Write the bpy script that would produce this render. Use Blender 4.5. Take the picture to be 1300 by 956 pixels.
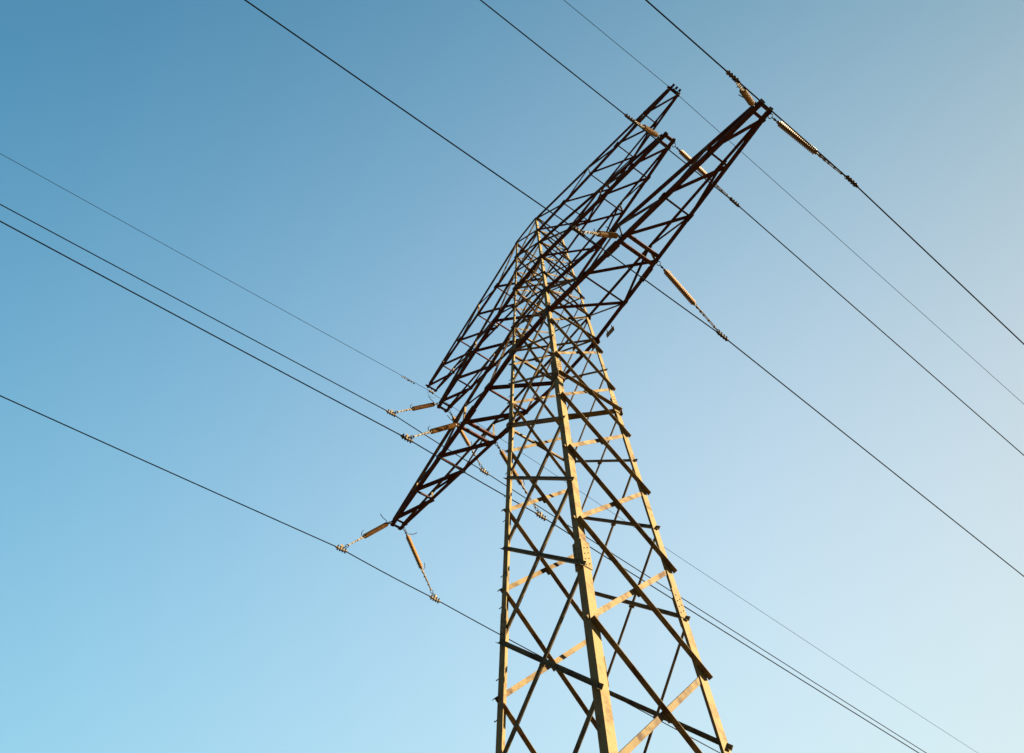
import bpy, math, random
from mathutils import Vector, Matrix
random.seed(7)
for o in list(bpy.data.objects): bpy.data.objects.remove(o)
S = bpy.context.scene
C = S.collection
EYE = 1.6                       # camera height above the ground; all heights below are given from the eye

# ---------------------------------------------------------------- camera
cam = bpy.data.cameras.new('camera'); co = bpy.data.objects.new('camera', cam); C.objects.link(co)
cam.sensor_width = 36; cam.lens = 36*1014.1/1300; cam.shift_y = -45/1300
cam.clip_start = .1; cam.clip_end = 6000
R_ = Vector((.5925404, .80512725, -.02580674)); U_ = Vector((.7006739, -.49933185, .50963104)); B_ = Vector((.39743171, -.32005909, -.86000594))
m = Matrix((R_, U_, B_)).transposed().to_4x4(); m.translation = Vector((8.7014, -8.5777, EYE))
co.matrix_world = m
S.camera = co
S.render.resolution_x = 1024; S.render.resolution_y = 753

# ---------------------------------------------------------------- sky and sun
EXPO = 2.7
SUN_EL, SUN_AZ = math.radians(20), math.radians(40)      # azimuth clockwise from +Y
w = bpy.data.worlds.new('World'); S.world = w; w.use_nodes = True
nt = w.node_tree; sk = nt.nodes.new('ShaderNodeTexSky'); sk.sky_type = 'NISHITA'
sk.sun_disc = False; sk.sun_elevation = SUN_EL; sk.sun_rotation = SUN_AZ
sk.air_density = 2.0; sk.dust_density = 3.0; sk.ozone_density = 1.0; sk.altitude = 200
bg = nt.nodes['Background']; bg.inputs['Strength'].default_value = .10
tcw = nt.nodes.new('ShaderNodeTexCoord');     # and a broad smooth haze that thickens towards one side of the sky
# colour balance of the whole sky, one curve per channel (the same for every direction)
sep = nt.nodes.new('ShaderNodeSeparateColor'); cmb = nt.nodes.new('ShaderNodeCombineColor'); nt.links.new(sk.outputs[0], sep.inputs[0])
for i, (p_, k_, top_, low_, g_) in enumerate(((1.08, .722, .84, .085, (-1.98, 1.94, 2.41)), (.67, .732, .92, .26, (-1.15, .97, 1.03)), (.51, .779, .97, .43, (-.96, .67, .75)))):
    a_ = nt.nodes.new('ShaderNodeMath'); a_.operation = 'POWER'; a_.inputs[1].default_value = p_
    b_ = nt.nodes.new('ShaderNodeMath'); b_.operation = 'MULTIPLY'; b_.inputs[1].default_value = k_*.15**p_/(.10*2**EXPO)
    nt.links.new(sep.outputs[i], a_.inputs[0]); nt.links.new(a_.outputs[0], b_.inputs[0])
    dp = nt.nodes.new('ShaderNodeVectorMath'); dp.operation = 'DOT_PRODUCT'; dp.inputs[1].default_value = g_; nt.links.new(tcw.outputs['Generated'], dp.inputs[0])
    h1 = nt.nodes.new('ShaderNodeMath'); h1.operation = 'SUBTRACT'; h1.inputs[1].default_value = g_[2]; nt.links.new(dp.outputs['Value'], h1.inputs[0])
    h2 = nt.nodes.new('ShaderNodeMath'); h2.operation = 'EXPONENT'; nt.links.new(h1.outputs[0], h2.inputs[0])
    h3 = nt.nodes.new('ShaderNodeMath'); h3.operation = 'MULTIPLY'; nt.links.new(h2.outputs[0], h3.inputs[0]); nt.links.new(b_.outputs[0], h3.inputs[1]); b_ = h3
    c_ = nt.nodes.new('ShaderNodeMath'); c_.operation = 'SMOOTH_MIN'; c_.inputs[1].default_value = top_/(.10*2**EXPO); c_.inputs[2].default_value = .12*top_/(.10*2**EXPO)
    nt.links.new(b_.outputs[0], c_.inputs[0])
    e_ = nt.nodes.new('ShaderNodeMath'); e_.operation = 'SMOOTH_MAX'; e_.inputs[1].default_value = low_/(.10*2**EXPO); e_.inputs[2].default_value = .12*low_/(.10*2**EXPO)
    nt.links.new(c_.outputs[0], e_.inputs[0]); nt.links.new(e_.outputs[0], cmb.inputs[i])
nt.links.new(cmb.outputs[0], bg.inputs[0])
sl = bpy.data.lights.new('sun', 'SUN'); sl.energy = 5; sl.angle = math.radians(.5); sl.color = (1, .86, .60)
so = bpy.data.objects.new('sun', sl); C.objects.link(so)
sd = Vector((math.sin(SUN_AZ)*math.cos(SUN_EL), math.cos(SUN_AZ)*math.cos(SUN_EL), math.sin(SUN_EL)))
so.rotation_euler = sd.to_track_quat('Z', 'Y').to_euler(); so.location = sd*60
S.view_settings.view_transform = 'Standard'; S.view_settings.look = 'None'
S.view_settings.exposure = EXPO; S.view_settings.gamma = 1

# ---------------------------------------------------------------- materials
def mat(name, c1, c2, rough=.6, metal=0., scale=6., lo=.4, hi=.6, bump=.15, grain=60., spec=.12):
    M = bpy.data.materials.new(name); M.use_nodes = True; n = M.node_tree.nodes; L = M.node_tree.links
    bs = n['Principled BSDF']; bs.inputs['Roughness'].default_value = rough; bs.inputs['Metallic'].default_value = metal; bs.inputs['Specular IOR Level'].default_value = spec
    tc = n.new('ShaderNodeTexCoord'); no = n.new('ShaderNodeTexNoise'); no.inputs['Scale'].default_value = scale
    no.inputs['Detail'].default_value = 8; no.inputs['Roughness'].default_value = .7
    L.new(tc.outputs['Object'], no.inputs['Vector'])
    r = n.new('ShaderNodeValToRGB'); r.color_ramp.elements[0].position = lo; r.color_ramp.elements[1].position = hi
    r.color_ramp.elements[0].color = (*c1, 1); r.color_ramp.elements[1].color = (*c2, 1)
    L.new(no.outputs['Fac'], r.inputs[0])
    g = n.new('ShaderNodeTexNoise'); g.inputs['Scale'].default_value = grain; g.inputs['Detail'].default_value = 5
    L.new(tc.outputs['Object'], g.inputs['Vector'])
    mx = n.new('ShaderNodeMix'); mx.data_type = 'RGBA'; mx.blend_type = 'MULTIPLY'; mx.inputs[0].default_value = .45
    gr = n.new('ShaderNodeValToRGB'); gr.color_ramp.elements[0].color = (.45, .40, .36, 1); gr.color_ramp.elements[0].position = .3
    gr.color_ramp.elements[1].position = .6
    L.new(g.outputs['Fac'], gr.inputs[0]); L.new(r.outputs[0], mx.inputs[6]); L.new(gr.outputs[0], mx.inputs[7])
    oi = n.new('ShaderNodeObjectInfo'); mr = n.new('ShaderNodeMapRange'); mr.inputs['To Min'].default_value = .80; mr.inputs['To Max'].default_value = 1.12
    L.new(oi.outputs['Random'], mr.inputs['Value'])          # every bar of its own batch and age
    m2 = n.new('ShaderNodeVectorMath'); m2.operation = 'SCALE'; L.new(mx.outputs[2], m2.inputs[0]); L.new(mr.outputs[0], m2.inputs['Scale'])
    L.new(m2.outputs[0], bs.inputs['Base Color'])
    if bump:
        b = n.new('ShaderNodeBump'); b.inputs['Strength'].default_value = bump; b.inputs['Distance'].default_value = .01
        L.new(g.outputs['Fac'], b.inputs['Height']); L.new(b.outputs[0], bs.inputs['Normal'])
    return M
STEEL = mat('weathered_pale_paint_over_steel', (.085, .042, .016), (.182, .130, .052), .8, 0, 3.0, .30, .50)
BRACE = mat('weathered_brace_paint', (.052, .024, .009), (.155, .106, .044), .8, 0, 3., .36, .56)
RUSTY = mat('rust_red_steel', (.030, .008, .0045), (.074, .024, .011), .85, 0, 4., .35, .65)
RUSTP = mat('rust_stained_paint', (.038, .014, .007), (.12, .075, .033), .8, 0, 3., .42, .62)
GALV = mat('galvanised_fitting', (.10, .072, .042), (.20, .15, .09), .55, .2, 18., .35, .65, .05)
DARKF = mat('dark_iron_fitting', (.010, .008, .007), (.026, .020, .016), .5, .3, 18., .35, .65, .05)
CERAM = mat('brown_glazed_porcelain', (.150, .072, .014), (.225, .118, .026), .5, 0, 10., .3, .7, 0, spec=.12)
WIRE = mat('weathered_aluminium_strand', (.004, .0045, .006), (.008, .0085, .010), .8, 0, 8., .35, .65, 0, spec=.02)
PLATE = mat('grey_enamel_plate', (.14, .14, .12), (.19, .19, .16), .4, 0, 9., .3, .7, 0)
CONC = mat('cast_concrete', (.22, .21, .19), (.32, .30, .27), .9, 0, 4., .3, .7, .3)
SOIL = mat('dry_grass_soil', (.055, .040, .018), (.10, .075, .036), 1., 0, .35, .35, .65, .5, 9.)

# ---------------------------------------------------------------- mesh helpers
class MB:
    def __init__(s): s.v = []; s.f = []; s.sm = []
    def add(s, vs, fs, smooth=False):
        k = len(s.v); s.v += [tuple(v) for v in vs]; s.f += [tuple(i+k for i in f) for f in fs]; s.sm += [smooth]*len(fs)
    def prism(s, P, Q, prof, a, b):
        """closed profile [(i,j)] in axes a,b swept from P to Q"""
        n = len(prof); vs = [P+a*i+b*j for i, j in prof]+[Q+a*i+b*j for i, j in prof]
        fs = [tuple(range(n)), tuple(range(2*n-1, n-1, -1))]+[(i, i+n, (i+1) % n+n, (i+1) % n) for i in range(n)]
        s.add(vs, fs)
    def tube(s, pts, r, n=8, cap=True):
        pts = [Vector(p) for p in pts]; rs = r if isinstance(r, (list, tuple)) else [r]*len(pts); rings = []
        up = None
        for i, p in enumerate(pts):
            d = (pts[min(i+1, len(pts)-1)]-pts[max(i-1, 0)]).normalized()
            if up is None: up = Vector((0, 0, 1)) if abs(d.z) < .9 else Vector((1, 0, 0))
            a = d.cross(up).normalized(); b = a.cross(d).normalized(); up = b
            rings.append([p+(a*math.cos(2*math.pi*k/n)+b*math.sin(2*math.pi*k/n))*rs[i] for k in range(n)])
        fs = []
        for i in range(len(pts)-1):
            for k in range(n): fs.append((i*n+k, i*n+(k+1) % n, (i+1)*n+(k+1) % n, (i+1)*n+k))
        s.add([v for r_ in rings for v in r_], fs, True)
        if cap:
            k = (len(pts)-1)*n; s.add(rings[0], [tuple(range(n-1, -1, -1))]); s.add(rings[-1], [tuple(range(n))])
    def lathe(s, prof, n=16):                    # prof [(r,z)] about local Z
        vs = [(r*math.cos(2*math.pi*k/n), r*math.sin(2*math.pi*k/n), z) for r, z in prof for k in range(n)]
        fs = [(i*n+k, i*n+(k+1) % n, (i+1)*n+(k+1) % n, (i+1)*n+k) for i in range(len(prof)-1) for k in range(n)]
        s.add(vs, fs, True)
    def torus(s, c, ax, R, r, n=16, m_=6):
        ax = Vector(ax).normalized(); a = ax.orthogonal().normalized(); b = ax.cross(a); c = Vector(c)
        vs = []; fs = []
        for i in range(n):
            d = a*math.cos(2*math.pi*i/n)+b*math.sin(2*math.pi*i/n)
            for k in range(m_): vs.append(c+d*(R+r*math.cos(2*math.pi*k/m_))+ax*r*math.sin(2*math.pi*k/m_))
        for i in range(n):
            for k in range(m_): fs.append((i*m_+k, ((i+1) % n)*m_+k, ((i+1) % n)*m_+(k+1) % m_, i*m_+(k+1) % m_))
        s.add(vs, fs, True)
    def box(s, c, a, b, d):                      # centre and three half vectors
        c = Vector(c)
        vs = [c+a*i+b*j+d*k for k in (-1, 1) for j in (-1, 1) for i in (-1, 1)]
        s.add(vs, [(0, 2, 3, 1), (4, 5, 7, 6), (0, 1, 5, 4), (2, 6, 7, 3), (0, 4, 6, 2), (1, 3, 7, 5)])
    def build(s, name, m_, parent=None, kind=None):
        me = bpy.data.meshes.new(name); me.from_pydata(s.v, [], s.f); me.materials.append(m_)
        me.polygons.foreach_set('use_smooth', s.sm)
        import bmesh
        bm = bmesh.new(); bm.from_mesh(me); bmesh.ops.recalc_face_normals(bm, faces=bm.faces); bm.to_mesh(me); bm.free()
        o = bpy.data.objects.new(name, me); C.objects.link(o)
        if parent: o.parent = parent
        if kind: o['kind'] = kind
        return o
def V(*a): return Vector(a)
def E(p): return Vector((p[0], p[1], p[2]+EYE))
def empty(name, loc, label, cat, group=None):
    o = bpy.data.objects.new(name, None); C.objects.link(o); o.location = loc; o.empty_display_size = .3
    o['label'] = label; o['category'] = cat
    if group: o['group'] = group
    return o
def tag(o, label, cat, group=None):
    o['label'] = label; o['category'] = cat
    if group: o['group'] = group
    return o

# ---------------------------------------------------------------- ground
g = MB(); N = 40
ring = [[V(0, 0, 0)]*1]
rad = [0, 4, 9, 18, 40, 90, 200, 450, 1000, 2500, 5000]
vs = []; fs = []
for r in rad[1:]:
    for k in range(N):
        a = 2*math.pi*k/N; x, y = r*math.cos(a), r*math.sin(a)
        h = 0 if r < 30 else .5*math.sin(x*.013+1)*math.cos(y*.011)-.5
        vs.append((x, y, h))
vs.append((0, 0, 0)); c0 = len(vs)-1
for k in range(N): fs.append((c0, k, (k+1) % N))
for i in range(len(rad)-2):
    for k in range(N): fs.append((i*N+k, (i+1)*N+k, (i+1)*N+(k+1) % N, i*N+(k+1) % N))
g.add(vs, fs); gr = g.build('ground', SOIL, kind='structure')

# ================================================================= the pylon
TAP, ZA = .0337, 46.3759
def hw(z): return TAP*(ZA-z)
SG = dict(N=(1, -1), R=(1, 1), L=(-1, -1), B=(-1, 1))
def corner(k, z): c = hw(z); return V(SG[k][0]*c, SG[k][1]*c, z)
pyl = empty('lattice_pylon', (0, 0, 0), 'tall tapering steel lattice pylon with three crossarms standing over the camera', 'pylon')
def perp(v, d): v = v-d*v.dot(d); return v.normalized()
bolts = MB(); rustbolts = MB()
def bolt(mb, p, n, r=.016, h=.014):
    n = Vector(n).normalized(); a = n.orthogonal().normalized(); b = n.cross(a)
    ps = [(math.cos(i*math.pi/3)*r, math.sin(i*math.pi/3)*r) for i in range(6)]
    mb.prism(E(p), E(p)+n*h, ps, a, b)
def angle(name, P, Q, u, v, wu, wv=None, t=.010, m_=STEEL, parent=None):
    """an L-section from P to Q, flanges towards u and v; slightly uneven like rolled steel"""
    wv = wv or wu; P = Vector(P); Q = Vector(Q); d = (Q-P).normalized(); u = perp(u, d); v = (v-d*v.dot(d)-u*v.dot(u)).normalized()
    mb = MB(); mb.prism(E(P), E(Q), [(0, 0), (wu, 0), (wu, t), (t, t), (t, wv), (0, wv)], u, v)
    return mb.build(name, m_, parent or pyl)
X, Y, Z = V(1, 0, 0), V(0, 1, 0), V(0, 0, 1)
G = -EYE
# legs, heel outwards
LEGW = [(G+.35, 10.2, .175, .015), (10.2, 16.95, .155, .014), (16.95, 21.5, .115, .012), (21.5, 27.9, .085, .010)]
legs = {}
for k, (sx, sy) in SG.items():
    mb = MB()
    for a, b, ww, t in LEGW:
        P, Q = corner(k, a), corner(k, b); d = (Q-P).normalized(); u = perp(-X*sx, d); v = (-Y*sy-d*(-Y*sy).dot(d)); v = (v-u*v.dot(u)).normalized()
        mb.prism(E(P), E(Q), [(0, 0), (ww, 0), (ww, t), (t, t), (t, ww), (0, ww)], u, v)
    legs[k] = mb.build('leg', STEEL, pyl)
    for zc, ww, hl in ((10.2, .17, .34), (16.95, .15, .30)):
        p, q = corner(k, zc-hl), corner(k, zc+hl); d = (q-p).normalized()
        for n, al in ((Y*sy, -X*sx), (X*sx, -Y*sy)):
            mb = MB(); off = n*.003; wq = ww*1.18
            mb.prism(E(p+off), E(q+off), [(.006, 0), (wq, 0), (wq, .012), (.006, .012)], perp(al, d), n)
            mb.build('splice_plate', STEEL, legs[k])
            for i in range(4):
                for jx in (.3, .72):
                    bolt(bolts, p+(q-p)*((i+.5)/5+(.06 if jx > .5 else -.03))+al*wq*jx+n*.014, n, .012, .011)
    # step bolts up the left-hand leg and short bolt tails at the brace joints
z = 1.2
while z < 27.4:
    p = corner('L', z); tb = MB(); tb.tube([E(p+Y*.06+X*.02), E(p+Y*.06-X*.15), E(p+Y*.06-X*.155+Z*.02)], .009, 6)
    tb.build('step_bolt', DARKF, pyl); z += .8

NR = [G+.4, 3.35-2.9, 3.35, 6.1, 8.65, 11.05, 13.33, 15.42, 17.45, 19.35, 21.46, 22.73, 24.05, 25.4, 26.6, 27.8]
LN = [G+.4, 1.75, 4.65, 7.35, 9.85, 12.2, 14.43, 16.43, 18.37, 20.05, 21.46, 22.73, 24.05, 25.35, 26.55, 27.8]
def xface(a, b, nodes, out, inward_dark, wmain, fam2w):
    """a,b: legs; out: outward normal. family 1 runs from a (high) to b (low), family 2 from b (high) to a (low)"""
    for i in range(len(nodes)-1):
        z0, z1 = nodes[i], nodes[i+1]
        big = 1 if z1 < 16 else (.82 if z1 < 21.5 else .62)
        for fam, (hi, lo) in enumerate(((a, b), (b, a))):
            P, Q = corner(hi, z1), corner(lo, z0); d = (Q-P).normalized()
            outside = (fam == 0) == (not inward_dark)
            wd = (wmain if fam == 0 else fam2w)*big
            # outstanding leg of the section: outwards or inwards, on the lower or the upper edge
            n = out if outside else -out
            off = out*.004 if outside else -out*.022
            inpl = perp(Z, d)
            ext = d*(.05 if fam == 0 else -.01)
            if fam == 0:
                angle('leg_brace', P+off-ext*.4, Q+off+ext, inpl, n, wd, wd, .009, BRACE if z1 < 21.5 else RUSTP)
            else:                                 # outstanding flange on the upper edge
                angle('leg_brace', P+off+inpl*wd-ext, Q+off+inpl*wd+ext, -inpl, n, wd, wd*.8, .008, BRACE)
            if z1 < 21.5:
                bolt(bolts, P+off+inpl*wd*.5+d*.06+n*.009, n, .013); bolt(bolts, Q+off+inpl*wd*.5-d*.06+n*.009, n, .013)
        # packing cleat where the two cross
        if z1 < 21.5:
            c = (corner(a, z1)+corner(b, z0)+corner(b, z1)+corner(a, z0))/4
            wa, wb = hw(z1), hw(z0); tt = wa/(wa+wb); c = corner(a, z1).lerp(corner(b, z0), tt)
            d1 = (corner(b, z0)-corner(a, z1)).normalized(); e1 = out.cross(d1).normalized()
            mb = MB(); mb.box(E(c-out*.006), d1*.085, e1*.045, out*.007); mb.build('packing_cleat', BRACE, pyl)
xface('N', 'R', NR, X, False, .105, .098)
xface('L', 'B', NR, -X, True, .105, .098)
xface('L', 'N', LN, -Y, False, .090, .104)
xface('B', 'R', LN, Y, True, .085, .072)
# level frames
for z, wd in ((16.45, .10), (20.02, .07), (21.47, .06), (24.03, .06), (25.42, .05), (26.53, .05), (27.86, .05)):
    for a, b, o_ in (('N', 'R', X), ('L', 'B', -X)):
        angle('level_strut', corner(a, z)+o_*.016, corner(b, z)+o_*.016, Z, o_, wd if a == 'N' or z > 17 else .055, wd if a == 'N' or z > 17 else .055, .008, BRACE)
for z, wd in ((21.49, .07), (25.43, .06), (27.88, .05)):
    for a, b, o_ in (('L', 'N', -Y), ('B', 'R', Y)):
        angle('level_strut', corner(a, z)+o_*.03, corner(b, z)+o_*.03, Z, -o_, wd, wd, .008, RUSTP)
for z in (16.4, 20.06, 24.08):
    angle('level_strut', corner('L', z)*.97+V(0, 0, .03*z), corner('R', z)*.97+V(0, 0, .03*z), V(1, -1, 0), Z, .15 if z < 17 else .07, .15 if z < 17 else .07, .010, BRACE)
for x_ in (-1, 1):
    mb = MB(); mb.box(E((x_*(hw(16.45)+.008), 0, 16.46)), Y*.16, Z*.085, X*.005); mb.build('gusset_plate', BRACE, pyl)
# gusset plates where the crossarms meet the legs
for z, sz in ((20.05, .22), (21.46, .15), (24.06, .17), (26.56, .14), (16.45, .17)):
    for k, (sx, sy) in SG.items():
        c = corner(k, z)
        mb = MB(); mb.box(E(c+V(-sx*.07, sy*.022, 0)), X*sz*.8, Z*sz, Y*.005); mb.build('gusset_plate', RUSTP, pyl)
        if z < 17:
            mb = MB(); mb.box(E(c+V(sx*.02, -sy*.10, 0)), Y*sz*.6, Z*sz*.8, X*.005); mb.build('gusset_plate', BRACE, pyl)

TIP = .198
ARMS = [dict(z=20., a=8.662, top=21.46, tz=.10, wc=.115, wu=.085, wd=.095, ws=.055, nodes=[2.3, 3.8, 5.33, 6.93], ups=[3.8, 6.92], inner=8.40),
        dict(z=24.0106, a=6.2375, top=25.40, tz=.10, wc=.10, wu=.07, wd=.075, ws=.045, nodes=[2.1, 3.5, 4.82], ups=[3.5], inner=6.0),
        dict(z=26.5137, a=7.2088, top=27.85, tz=.08, wc=.075, wu=.06, wd=.065, ws=.042, nodes=[2.0, 3.37, 4.7, 6.02], ups=[3.35, 6.0], inner=None)]
for A in ARMS:
    z, a = A['z'], A['a']; c = hw(z); cu = hw(A['top'])
    for sx in (1, -1):
        def lo(x, sy): q = (x-c)/(a-c); return V(sx*x, sy*(c+(TIP-c)*q), z)
        def up(x, sy): q = (x-cu)/(a-cu); return V(sx*x, sy*(cu+(TIP-cu)*q), A['top']+(z+A['tz']-A['top'])*q)
        for sy in (-1, 1):
            o_ = Y*sy; wc = A['wc']
            P, Q = lo(c+.02, sy)+o_*.018, lo(a+.05, sy)+o_*.004
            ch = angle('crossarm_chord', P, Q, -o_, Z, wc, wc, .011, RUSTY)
            # splice plate half-way out on the big arm
            if a > 8:
                p0, p1 = lo(3.15, sy), lo(3.62, sy); dd = (p1-p0).normalized()
                mb = MB(); mb.prism(E(p0-Z*.015+o_*.03), E(p1-Z*.015+o_*.03), [(0, 0), (wc*1.35, 0), (wc*1.35, .012), (0, .012)], perp(-o_, dd), Z)
                mb.build('splice_plate', RUSTY, ch)
                mb = MB(); mb.prism(E(p0+o_*.022), E(p1+o_*.022), [(-.02, 0), (wc*1.1, 0), (wc*1.1, .012), (-.02, .012)], perp(Z, dd), o_)
                mb.build('splice_plate', RUSTY, ch)
            angle('crossarm_chord', up(cu-.02, sy)+o_*.012, up(a-.10, sy)+o_*.008, -o_, Z*-1 if False else Z, A['wu'], A['wu'], .008, RUSTP if sx < 0 else RUSTY)
            # side lattice: leg - lower node - upper node - ...
            seq = []; ns, us = A['nodes'], A['ups']
            lower = [x for x in ns if x not in (3.8, 3.5, 3.37, 6.93, 6.02)]
            chain = [('u', cu)]
            for i, x in enumerate(lower):
                chain.append(('l', x))
                if i < len(us): chain.append(('u', us[i]))
            for (k0, x0), (k1, x1) in zip(chain, chain[1:]):
                P = (up if k0 == 'u' else lo)(x0, sy); Q = (up if k1 == 'u' else lo)(x1, sy)
                angle('crossarm_brace', P+o_*.0-o_*.012+Z*.02, Q-o_*.012+Z*.02, -o_, perp(V(sx, 0, .2), (Q-P).normalized()), A['ws'], A['ws'], .006, RUSTP)
            for x in us:
                P, Q = lo(x, sy), up(x, sy)
                angle('crossarm_brace', P-o_*.02, Q-o_*.02, -o_, X*sx, A['ws']*1.15, A['ws']*.9, .006, BRACE)
                mb = MB(); mb.box(E(Q+o_*.006), X*.10, Z*.055, Y*.004); mb.build('gusset_plate', RUSTP, pyl)
            for x in lower:
                mb = MB(); mb.box(E(lo(x, sy)+o_*.026+Z*.07), X*.12, Z*.065, Y*.004); mb.build('gusset_plate', RUSTY, pyl)
        # flat struts and zigzag of the bottom plane
        for x in A['nodes']:
            if a > 8 and x == 3.8: continue
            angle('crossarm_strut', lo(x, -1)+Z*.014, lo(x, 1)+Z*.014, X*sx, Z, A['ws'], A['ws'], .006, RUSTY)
        if a > 8:                                  # the pair of drilled channels that carry the inner phase
            for x, fl in ((3.70, -1), (3.97, 1)):
                P, Q = lo(x, -1)-Z*.006+Y*.01, lo(x, 1)-Z*.006-Y*.01; d = Y; wd = .105; hgt = .065; t = .008
                mb = MB(); mb.prism(E(P-X*sx*wd/2), E(Q-X*sx*wd/2), [(0, 0), (wd, 0), (wd, -hgt+.0), (wd-t, -hgt), (wd-t, -t), (t, -t), (t, -hgt), (0, -hgt)] if False else
                                    [(0, 0), (wd, 0), (wd, hgt), (wd-t, hgt), (wd-t, t), (t, t), (t, hgt), (0, hgt)], X*sx, Z)
                chn = mb.build('channel_beam', RUSTY, pyl)
                hb = MB()
                L_ = (Q-P).length
                for q in (.30, .38, .60, .68):
                    p = P.lerp(Q, q); bolt(hb, p-Z*.001, -Z, .018, .010)
                hb.build('bolt_head', GALV, chn, 'stuff')
        if A['inner']:
            for x, ww in ((A['inner'], .085), (a, .10)):
                angle('crossarm_strut', lo(x, -1)-Z*.004-Y*.03, lo(x, 1)-Z*.004+Y*.03, -X*sx, Z, ww, ww, .009, RUSTY)
            for q in (.3, .7):
                p = lo(a, -1).lerp(lo(a, 1), q); bolt(rustbolts, p-X*sx*.05-Z*.004, -Z, .016)
        else:
            angle('crossarm_strut', lo(a, -1)-Z*.004-Y*.10, lo(a, 1)-Z*.004+Y*.03, -X*sx, Z, .08, .08, .009, RUSTY)
        ns = [c]+[n for n in A['nodes']]
        pts = ns+[(A['inner'] or a)-.05]
        for i in range(len(pts)-1):                # from the far chord (+Y) outside to the near chord (-Y) inside on the right, mirrored on the left
            s_o = 1 if sx > 0 else -1
            x0, x1 = pts[i], pts[i+1]
            ww = A['wd']
            P, Q = lo(x1, s_o)+Z*.028, lo(x0, -s_o)+Z*.028; d = (Q-P).normalized()
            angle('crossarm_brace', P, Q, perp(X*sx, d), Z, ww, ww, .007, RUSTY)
    # the chords carry on through the body
    for sy in (-1, 1):
        o_ = Y*sy
        angle('crossarm_chord', V(-c-.03, sy*c, z)+o_*.021-Z*.003, V(c+.03, sy*c, z)+o_*.021-Z*.003, -o_, Z, A['wc']*.94, A['wc']*.94, .011, RUSTY)
bolts.build('bolts', DARKF, pyl, 'stuff'); rustbolts.build('bolts', GALV, pyl, 'stuff')
# concrete footings
for k in SG:
    c = corner(k, G+.2); mb = MB()
    for h0, h1, r0, r1 in ((-.3, .38, .42, .33), (.38, .44, .33, .29)):
        q = [V(c.x+i*r0, c.y+j*r0, h0) for i, j in ((-1, -1), (1, -1), (1, 1), (-1, 1))]+[V(c.x+i*r1, c.y+j*r1, h1) for i, j in ((-1, -1), (1, -1), (1, 1), (-1, 1))]
        mb.add(q, [(0, 3, 2, 1), (4, 5, 6, 7), (0, 1, 5, 4), (1, 2, 6, 5), (2, 3, 7, 6), (3, 0, 4, 7)])
    mb.build('footing', CONC, pyl)
# small grey plate bolted under the right arm beside the body
c = hw(20.); a = 8.662
pA = V(1.42, .905, 19.97); mb = MB()
mb.box(E(pA+V(.0, .03, -.12)), X*.17, Z*.115, Y*.004); pl = mb.build('number_plate', PLATE, pyl)
pl['label'] = 'small pale grey plate hanging under the big crossarm'
mb = MB(); mb.box(E(pA+V(-.1, .026, .03)), X*.015, Z*.10, Y*.003); mb.box(E(pA+V(.1, .026, .03)), X*.015, Z*.10, Y*.003); mb.build('plate_strap', RUSTP, pl)

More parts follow.
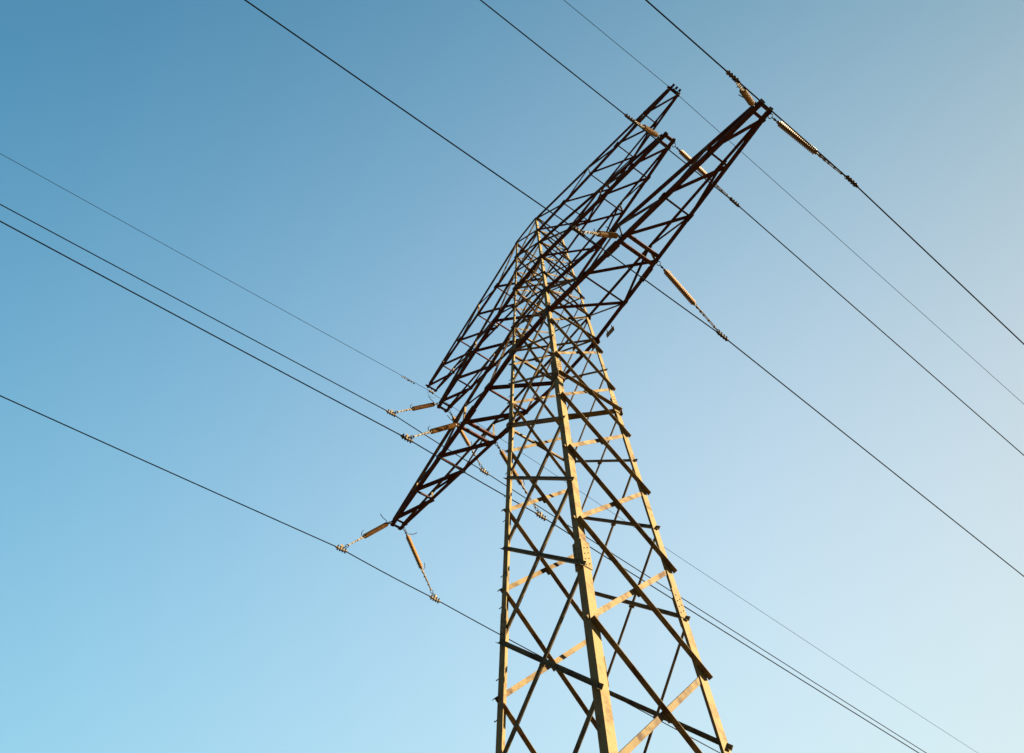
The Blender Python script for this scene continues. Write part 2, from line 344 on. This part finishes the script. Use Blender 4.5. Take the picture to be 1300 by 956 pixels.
# ================================================================= insulator strings
def rod_profile(z0, z1, n, r=.080, core=.030):
    p = [(.012, z0-.0), (.034, z0), (.034, z0+.03)]
    z0 += .03; z1 -= .03; st = (z1-z0)/n
    for i in range(n):
        b = z0+i*st
        p += [(core, b), (core, b+st*.28), (r*.72, b+st*.40), (r, b+st*.60), (r*.98, b+st*.68), (core*1.25, b+st*.86)]
    p += [(core, z1), (.034, z1), (.034, z1+.03), (.012, z1+.03)]
    return p
meshes = {}
def string(P, Q, wdir, label, slack=0, dark=False):
    """P: eye on the crossarm, Q: wire under the clamp (heights from the eye); wdir: unit vector along the wire, away from the tower"""
    P, Q = E(P), E(Q); d = (Q-P); L = d.length; d.normalize()
    s_ = empty('insulator_string', P, label, 'insulator', 'insulator strings of the pylon')
    zq = d; xq = (wdir-zq*wdir.dot(zq)).normalized(); yq = zq.cross(xq)
    s_.matrix_world = Matrix((xq, yq, zq)).transposed().to_4x4(); s_.matrix_world.translation = P
    mb = MB(); mb.torus((0, 0, .055), (1, .2, 0), .058, .012); mb.build('shackle_ring', DARKF, s_)
    k = L/2.83
    mb = MB(); mb.torus((0, 0, .145), (0, 1, 0), .035, .011, 12); mb.tube([(0, 0, .17), (0, 0, .30*k)], [.020, .014]); mb.box((0, 0, .215), V(.032, 0, 0), V(0, .026, 0), V(0, 0, .022))
    mb.build('ball_link', DARKF, s_)
    a0, a1 = .34*k, 1.66*k; mid = (a0+a1)/2
    mb = MB(); mb.lathe(rod_profile(a0, a1, 22), 18); ins = mb.build('insulator_rod', CERAM, s_)
    for zz in (a0, a1):
        mb = MB(); mb.lathe([(0, zz-.03), (.040, zz-.03), (.044, zz+.02), (0, zz+.02)], 14); mb.build('end_cap', GALV, ins)
    # arcing horns
    mb = MB(); mb.tube([(0, 0, a0-.03), (.10, 0, a0-.05), (.26, .01, a0-.015), (.42, .03, a0-.05)], .012, 6)
    mb.build('arcing_horn', DARKF, s_)
    mb = MB(); mb.tube([(0, 0, a1+.05), (.07, 0, a1+.04), (.15, 0, a1-.02), (.20, .01, a1-.17)], .012, 6)
    mb.build('arcing_horn', DARKF, s_)
    # link, turnbuckle rod and hooks down to the wire
    e = L-.20
    mb = MB(); mb.torus((0, 0, a1+.07), (0, 1, 0), .034, .013, 12); mb.box((0, 0, a1+.13), V(.03, 0, 0), V(0, .028, 0), V(0, 0, .035))
    mb.tube([(0, 0, a1+.15), (0, 0, a1+.26)], .021, 8); mb.box((0, 0, a1+.29), V(.026, 0, 0), V(0, .034, 0), V(0, 0, .03))
    mb.build('socket_clevis', GALV, s_)
    mb = MB(); mb.tube([(0, .016, a1+.30), (0, .016, e-.14)], .012, 6); mb.tube([(0, -.016, a1+.30), (0, -.016, e-.14)], .012, 6)
    for zz in (a1+.42, (a1+.3+e-.1)/2+.03, e-.13): mb.box((0, 0, zz), V(.022, 0, 0), V(0, .032, 0), V(0, 0, .018))
    mb.build('extension_link', GALV, s_)
    mb = MB(); mb.torus((0, 0, e-.06), (0, 1, .1), .055, .011, 14); mb.torus((0, 0, e+.03), (1, 0, 0), .04, .011, 12)
    mb.build('clevis_ring', DARKF, s_)
    # clamp along the wire (in world directions turned into the string's frame)
    Mi = s_.matrix_world.inverted().to_3x3(); wl = Mi @ wdir; ul = Mi @ perp(Z, wdir); sl_ = wl.cross(ul)
    c = V(0, 0, L)
    mb = MB()
    prof = [(-.20, .022), (-.13, .045), (0, .062), (.13, .045), (.20, .022)]
    top = [c+wl*x+ul*h*.6 for x, h in prof]
    vs = [];
    for x, h in prof:
        for su, ss in ((.6, -.022), (.6, .022), (-.8, .030), (-.8, -.030)): vs.append(c+wl*x+ul*h*su+sl_*ss)
    fs = [(0, 1, 2, 3), (16, 19, 18, 17)]+[(i*4+j, (i+1)*4+j, (i+1)*4+(j+1) % 4, i*4+(j+1) % 4) for i in range(4) for j in range(4)]
    mb.add(vs, fs); mb.prism(c+ul*.02, c+ul*.02+ul*.16-V(0, 0, 0), [(-.05, -.012), (.05, -.012), (.02, .012), (-.02, .012)], wl, sl_)
    cl = mb.build('wire_clamp', GALV, s_)
    for x in (-.13, -.045, .045, .13):
        mb = MB(); p = c+wl*x
        mb.tube([p+ul*.06+sl_*.034, p-ul*.05+sl_*.034, p-ul*.075, p-ul*.05-sl_*.034, p+ul*.06-sl_*.034], .010, 6)
        mb.box(p+ul*.055, wl*.018, sl_*.052, ul*.012); mb.box(p-ul*.075, wl*.016, sl_*.03, ul*.018)
        mb.build('u_bolt', DARKF, cl)
    return s_

# wire points (x, y, height from the eye): far end of what is seen, clamp, clamp, far end
WIRES = dict(
 lowR=dict(p=[(8.72, -4.54, 17.9), (8.67, -1.96, 17.9), (8.60, 1.93, 17.75), (8.29, 8.34, 16.98)]),
 midR=dict(p=[(6.21, -7.04, 22.1), (6.16, -1.93, 22.1), (6.12, 2.10, 21.95), (5.58, 15.45, 20.4)]),
 inR=dict(p=[(3.86, -11.22, 17.75), (3.86, -2.45, 17.85), (3.83, 2.30, 17.62), (3.46, 14.42, 16.21)]),
 lowL=dict(p=[(-8.70, -12.0, 17.75), (-8.61, -1.76, 17.96), (-8.62, 1.69, 17.76), (-8.44, 5.56, 17.29)]),
 midL=dict(p=[(-6.30, -15.0, 22.0), (-6.20, -1.98, 22.15), (-6.27, 1.93, 21.86), (-6.33, 18.04, 20.12)]),
 inL=dict(p=[(-3.85, -13.6, 17.8), (-3.80, -2.45, 17.86), (-3.78, 2.24, 17.62), (-3.70, 12.87, 16.38)]))
GW = dict(topR=[(7.23, -4.7, 26.45), (7.19, -.18, 26.50), (7.17, .17, 26.46), (6.49, 17.94, 24.33)],
          topL=[(-7.35, -16.8, 26.1), (-7.21, -.10, 26.32), (-7.21, .12, 26.26), (-7.46, 24.76, 23.58)])
def wire_pts(p):
    p = [Vector(q) for q in p]; out = []
    d0 = (p[0]-p[1])/abs(p[0].y-p[1].y)
    for s_ in (110, 85, 60, 45, 32, 22):
        q = p[1]+d0*s_; q.z += .0011*max(0, s_-12)**2*.35; out.append(q)
    for i in range(0, 6): out.append(p[0].lerp(p[1], i/6) + Z*(-.012*math.sin(math.pi*i/6)))
    for i in range(0, 5): out.append(p[1].lerp(p[2], i/5)+Z*(-.03*math.sin(math.pi*i/5)))
    for i in range(0, 7): out.append(p[2].lerp(p[3], i/6)+Z*(-.012*math.sin(math.pi*i/6)))
    d1 = (p[3]-p[2])/abs(p[3].y-p[2].y)
    for s_ in (32, 45, 60, 85, 110, 150):
        if s_ > abs(p[3].y)+4:
            q = p[2]+d1*s_; q.z += .00055*max(0, s_-16)**2; out.append(q)
    return out
labels = dict(
 lowR='black power cable hanging under the near right tip of the largest crossarm',
 midR='black power cable hanging under the right tip of the middle crossarm',
 inR='black power cable hanging under the drilled channels of the large crossarm, right of the body',
 lowL='lowest black power cable, hanging under the left tip of the largest crossarm',
 midL='black power cable hanging under the left tip of the middle crossarm',
 inL='black power cable hanging under the drilled channels of the large crossarm, left of the body')
def strand(name, pts, r, label, group):
    """a wire of helically laid strands: eight-sided tube with a twist"""
    pts = [E(p) for p in pts]; mb = MB(); mb.tube(pts, r, 10); o = mb.build(name, WIRE); tag(o, label, 'cable', group); return o
ATT = dict(lowR=(8.53, TIP, 20.), lowL=(-8.53, TIP, 20.), midR=(6.12, TIP, 24.01), midL=(-6.12, TIP, 24.01), inR=(3.835, None, 20.), inL=(-3.835, None, 20.))
SL = dict(
 lowR=('dark insulator string on the upper left side of the large crossarm right tip', 'sunlit orange insulator string below the large crossarm right tip'),
 midR=('dark insulator string overlapping the top crossarm beside the middle crossarm right tip', 'sunlit insulator string running behind the large crossarm from the middle crossarm right tip'),
 inR=('dark insulator string lying across the crossarms left of the drilled channels, right of the body', 'sunlit orange insulator string hanging free right of the body from the drilled channels'),
 lowL=('dark insulator string pointing left from the lowest crossarm tip', 'brown insulator string pointing down from the lowest crossarm tip'),
 midL=('topmost of the three dark insulator strings left of the pylon, at the middle crossarm tip', 'sunlit insulator string crossing behind the large crossarm from the middle crossarm left tip'),
 inL=('dark insulator string left of the body, ending beside the large crossarm drilled channels', 'sunlit insulator string passing behind the left pylon leg'))
for k, wd in WIRES.items():
    p = wd['p']; o = strand('power_cable', wire_pts(p), .0165, labels[k], 'power cables of the line')
    ax, ay, az = ATT[k]
    if ay is None: q = (abs(ax)-hw(20.))/(8.662-hw(20.)); ay = hw(20.)+(TIP-hw(20.))*q
    dl = (Vector(p[0])-Vector(p[1])).normalized(); dr = (Vector(p[3])-Vector(p[2])).normalized()
    string((ax-(.07 if ax > 5 else -.06 if ax < -5 else 0), -ay-(.045 if ax > 0 else .03), az+.01), p[1], dl, SL[k][0]); string((ax, ay+.02, az+.01), p[2], dr, SL[k][1], 1)
for k, p in GW.items():
    right = k == 'topR'
    o = strand('earth_wire', wire_pts(p), .0085, 'thin grey earth wire passing the %s tip of the topmost crossarm' % ('right' if right else 'left'), 'earth wires of the line')
    sx = 1 if right else -1; x = 7.2088*sx; zt = 26.5137
    mb = MB(); zc = p[1][2]
    mb.tube([E((x, 0, zt)), E((x, 0, zc+.02))], .016, 8)
    mb.box(E((x, 0, zc)), X*.03, Y*.11, Z*.026); mb.box(E((x, -.07, zc-.01)), X*.045, Y*.014, Z*.036); mb.box(E((x, .07, zc-.01)), X*.045, Y*.014, Z*.036)
    mb.build('suspension_clamp', GALV if not right else DARKF, o)
    mb = MB()                                     # bonding lead that loops from the wire to the steel
    y0, y1 = (.20, .10) if right else (.22, .05)
    pts = [E((x+sx*.0, y0*math.cos(t)+y1*.3, zc-.03-(.20 if right else .30)*math.sin(t))) for t in [i*math.pi/8 for i in range(9)]]
    mb.tube(pts, .005, 6); mb.build('bonding_lead', DARKF, o)
    if not right:                                 # vibration damper out along the wire
        for yy in (-.93, -1.22):
            mb = MB(); q = Vector(p[1]).lerp(Vector(p[0]), (abs(yy)-.1)/16.7)
            mb.box(E(q-Z*.03), X*.022, Y*.022, Z*.05)
            mb.tube([E(q+V(0, -.13, -.075)), E(q+V(0, .13, -.075))], .006, 6)
            for s_ in (-1, 1): mb.tube([E(q+V(0, s_*.09, -.075)), E(q+V(0, s_*.15, -.08))], .024, 10)
            mb.build('vibration_damper', GALV, o)
    else:
        mb = MB()                                 # three bolted grips on the very tip
        for yy in (-.16, -.02, .12): mb.box(E((x+.10, yy, zt+.03)), X*.05, Y*.03, Z*.035)
        mb.build('tip_grip', DARKF, o)
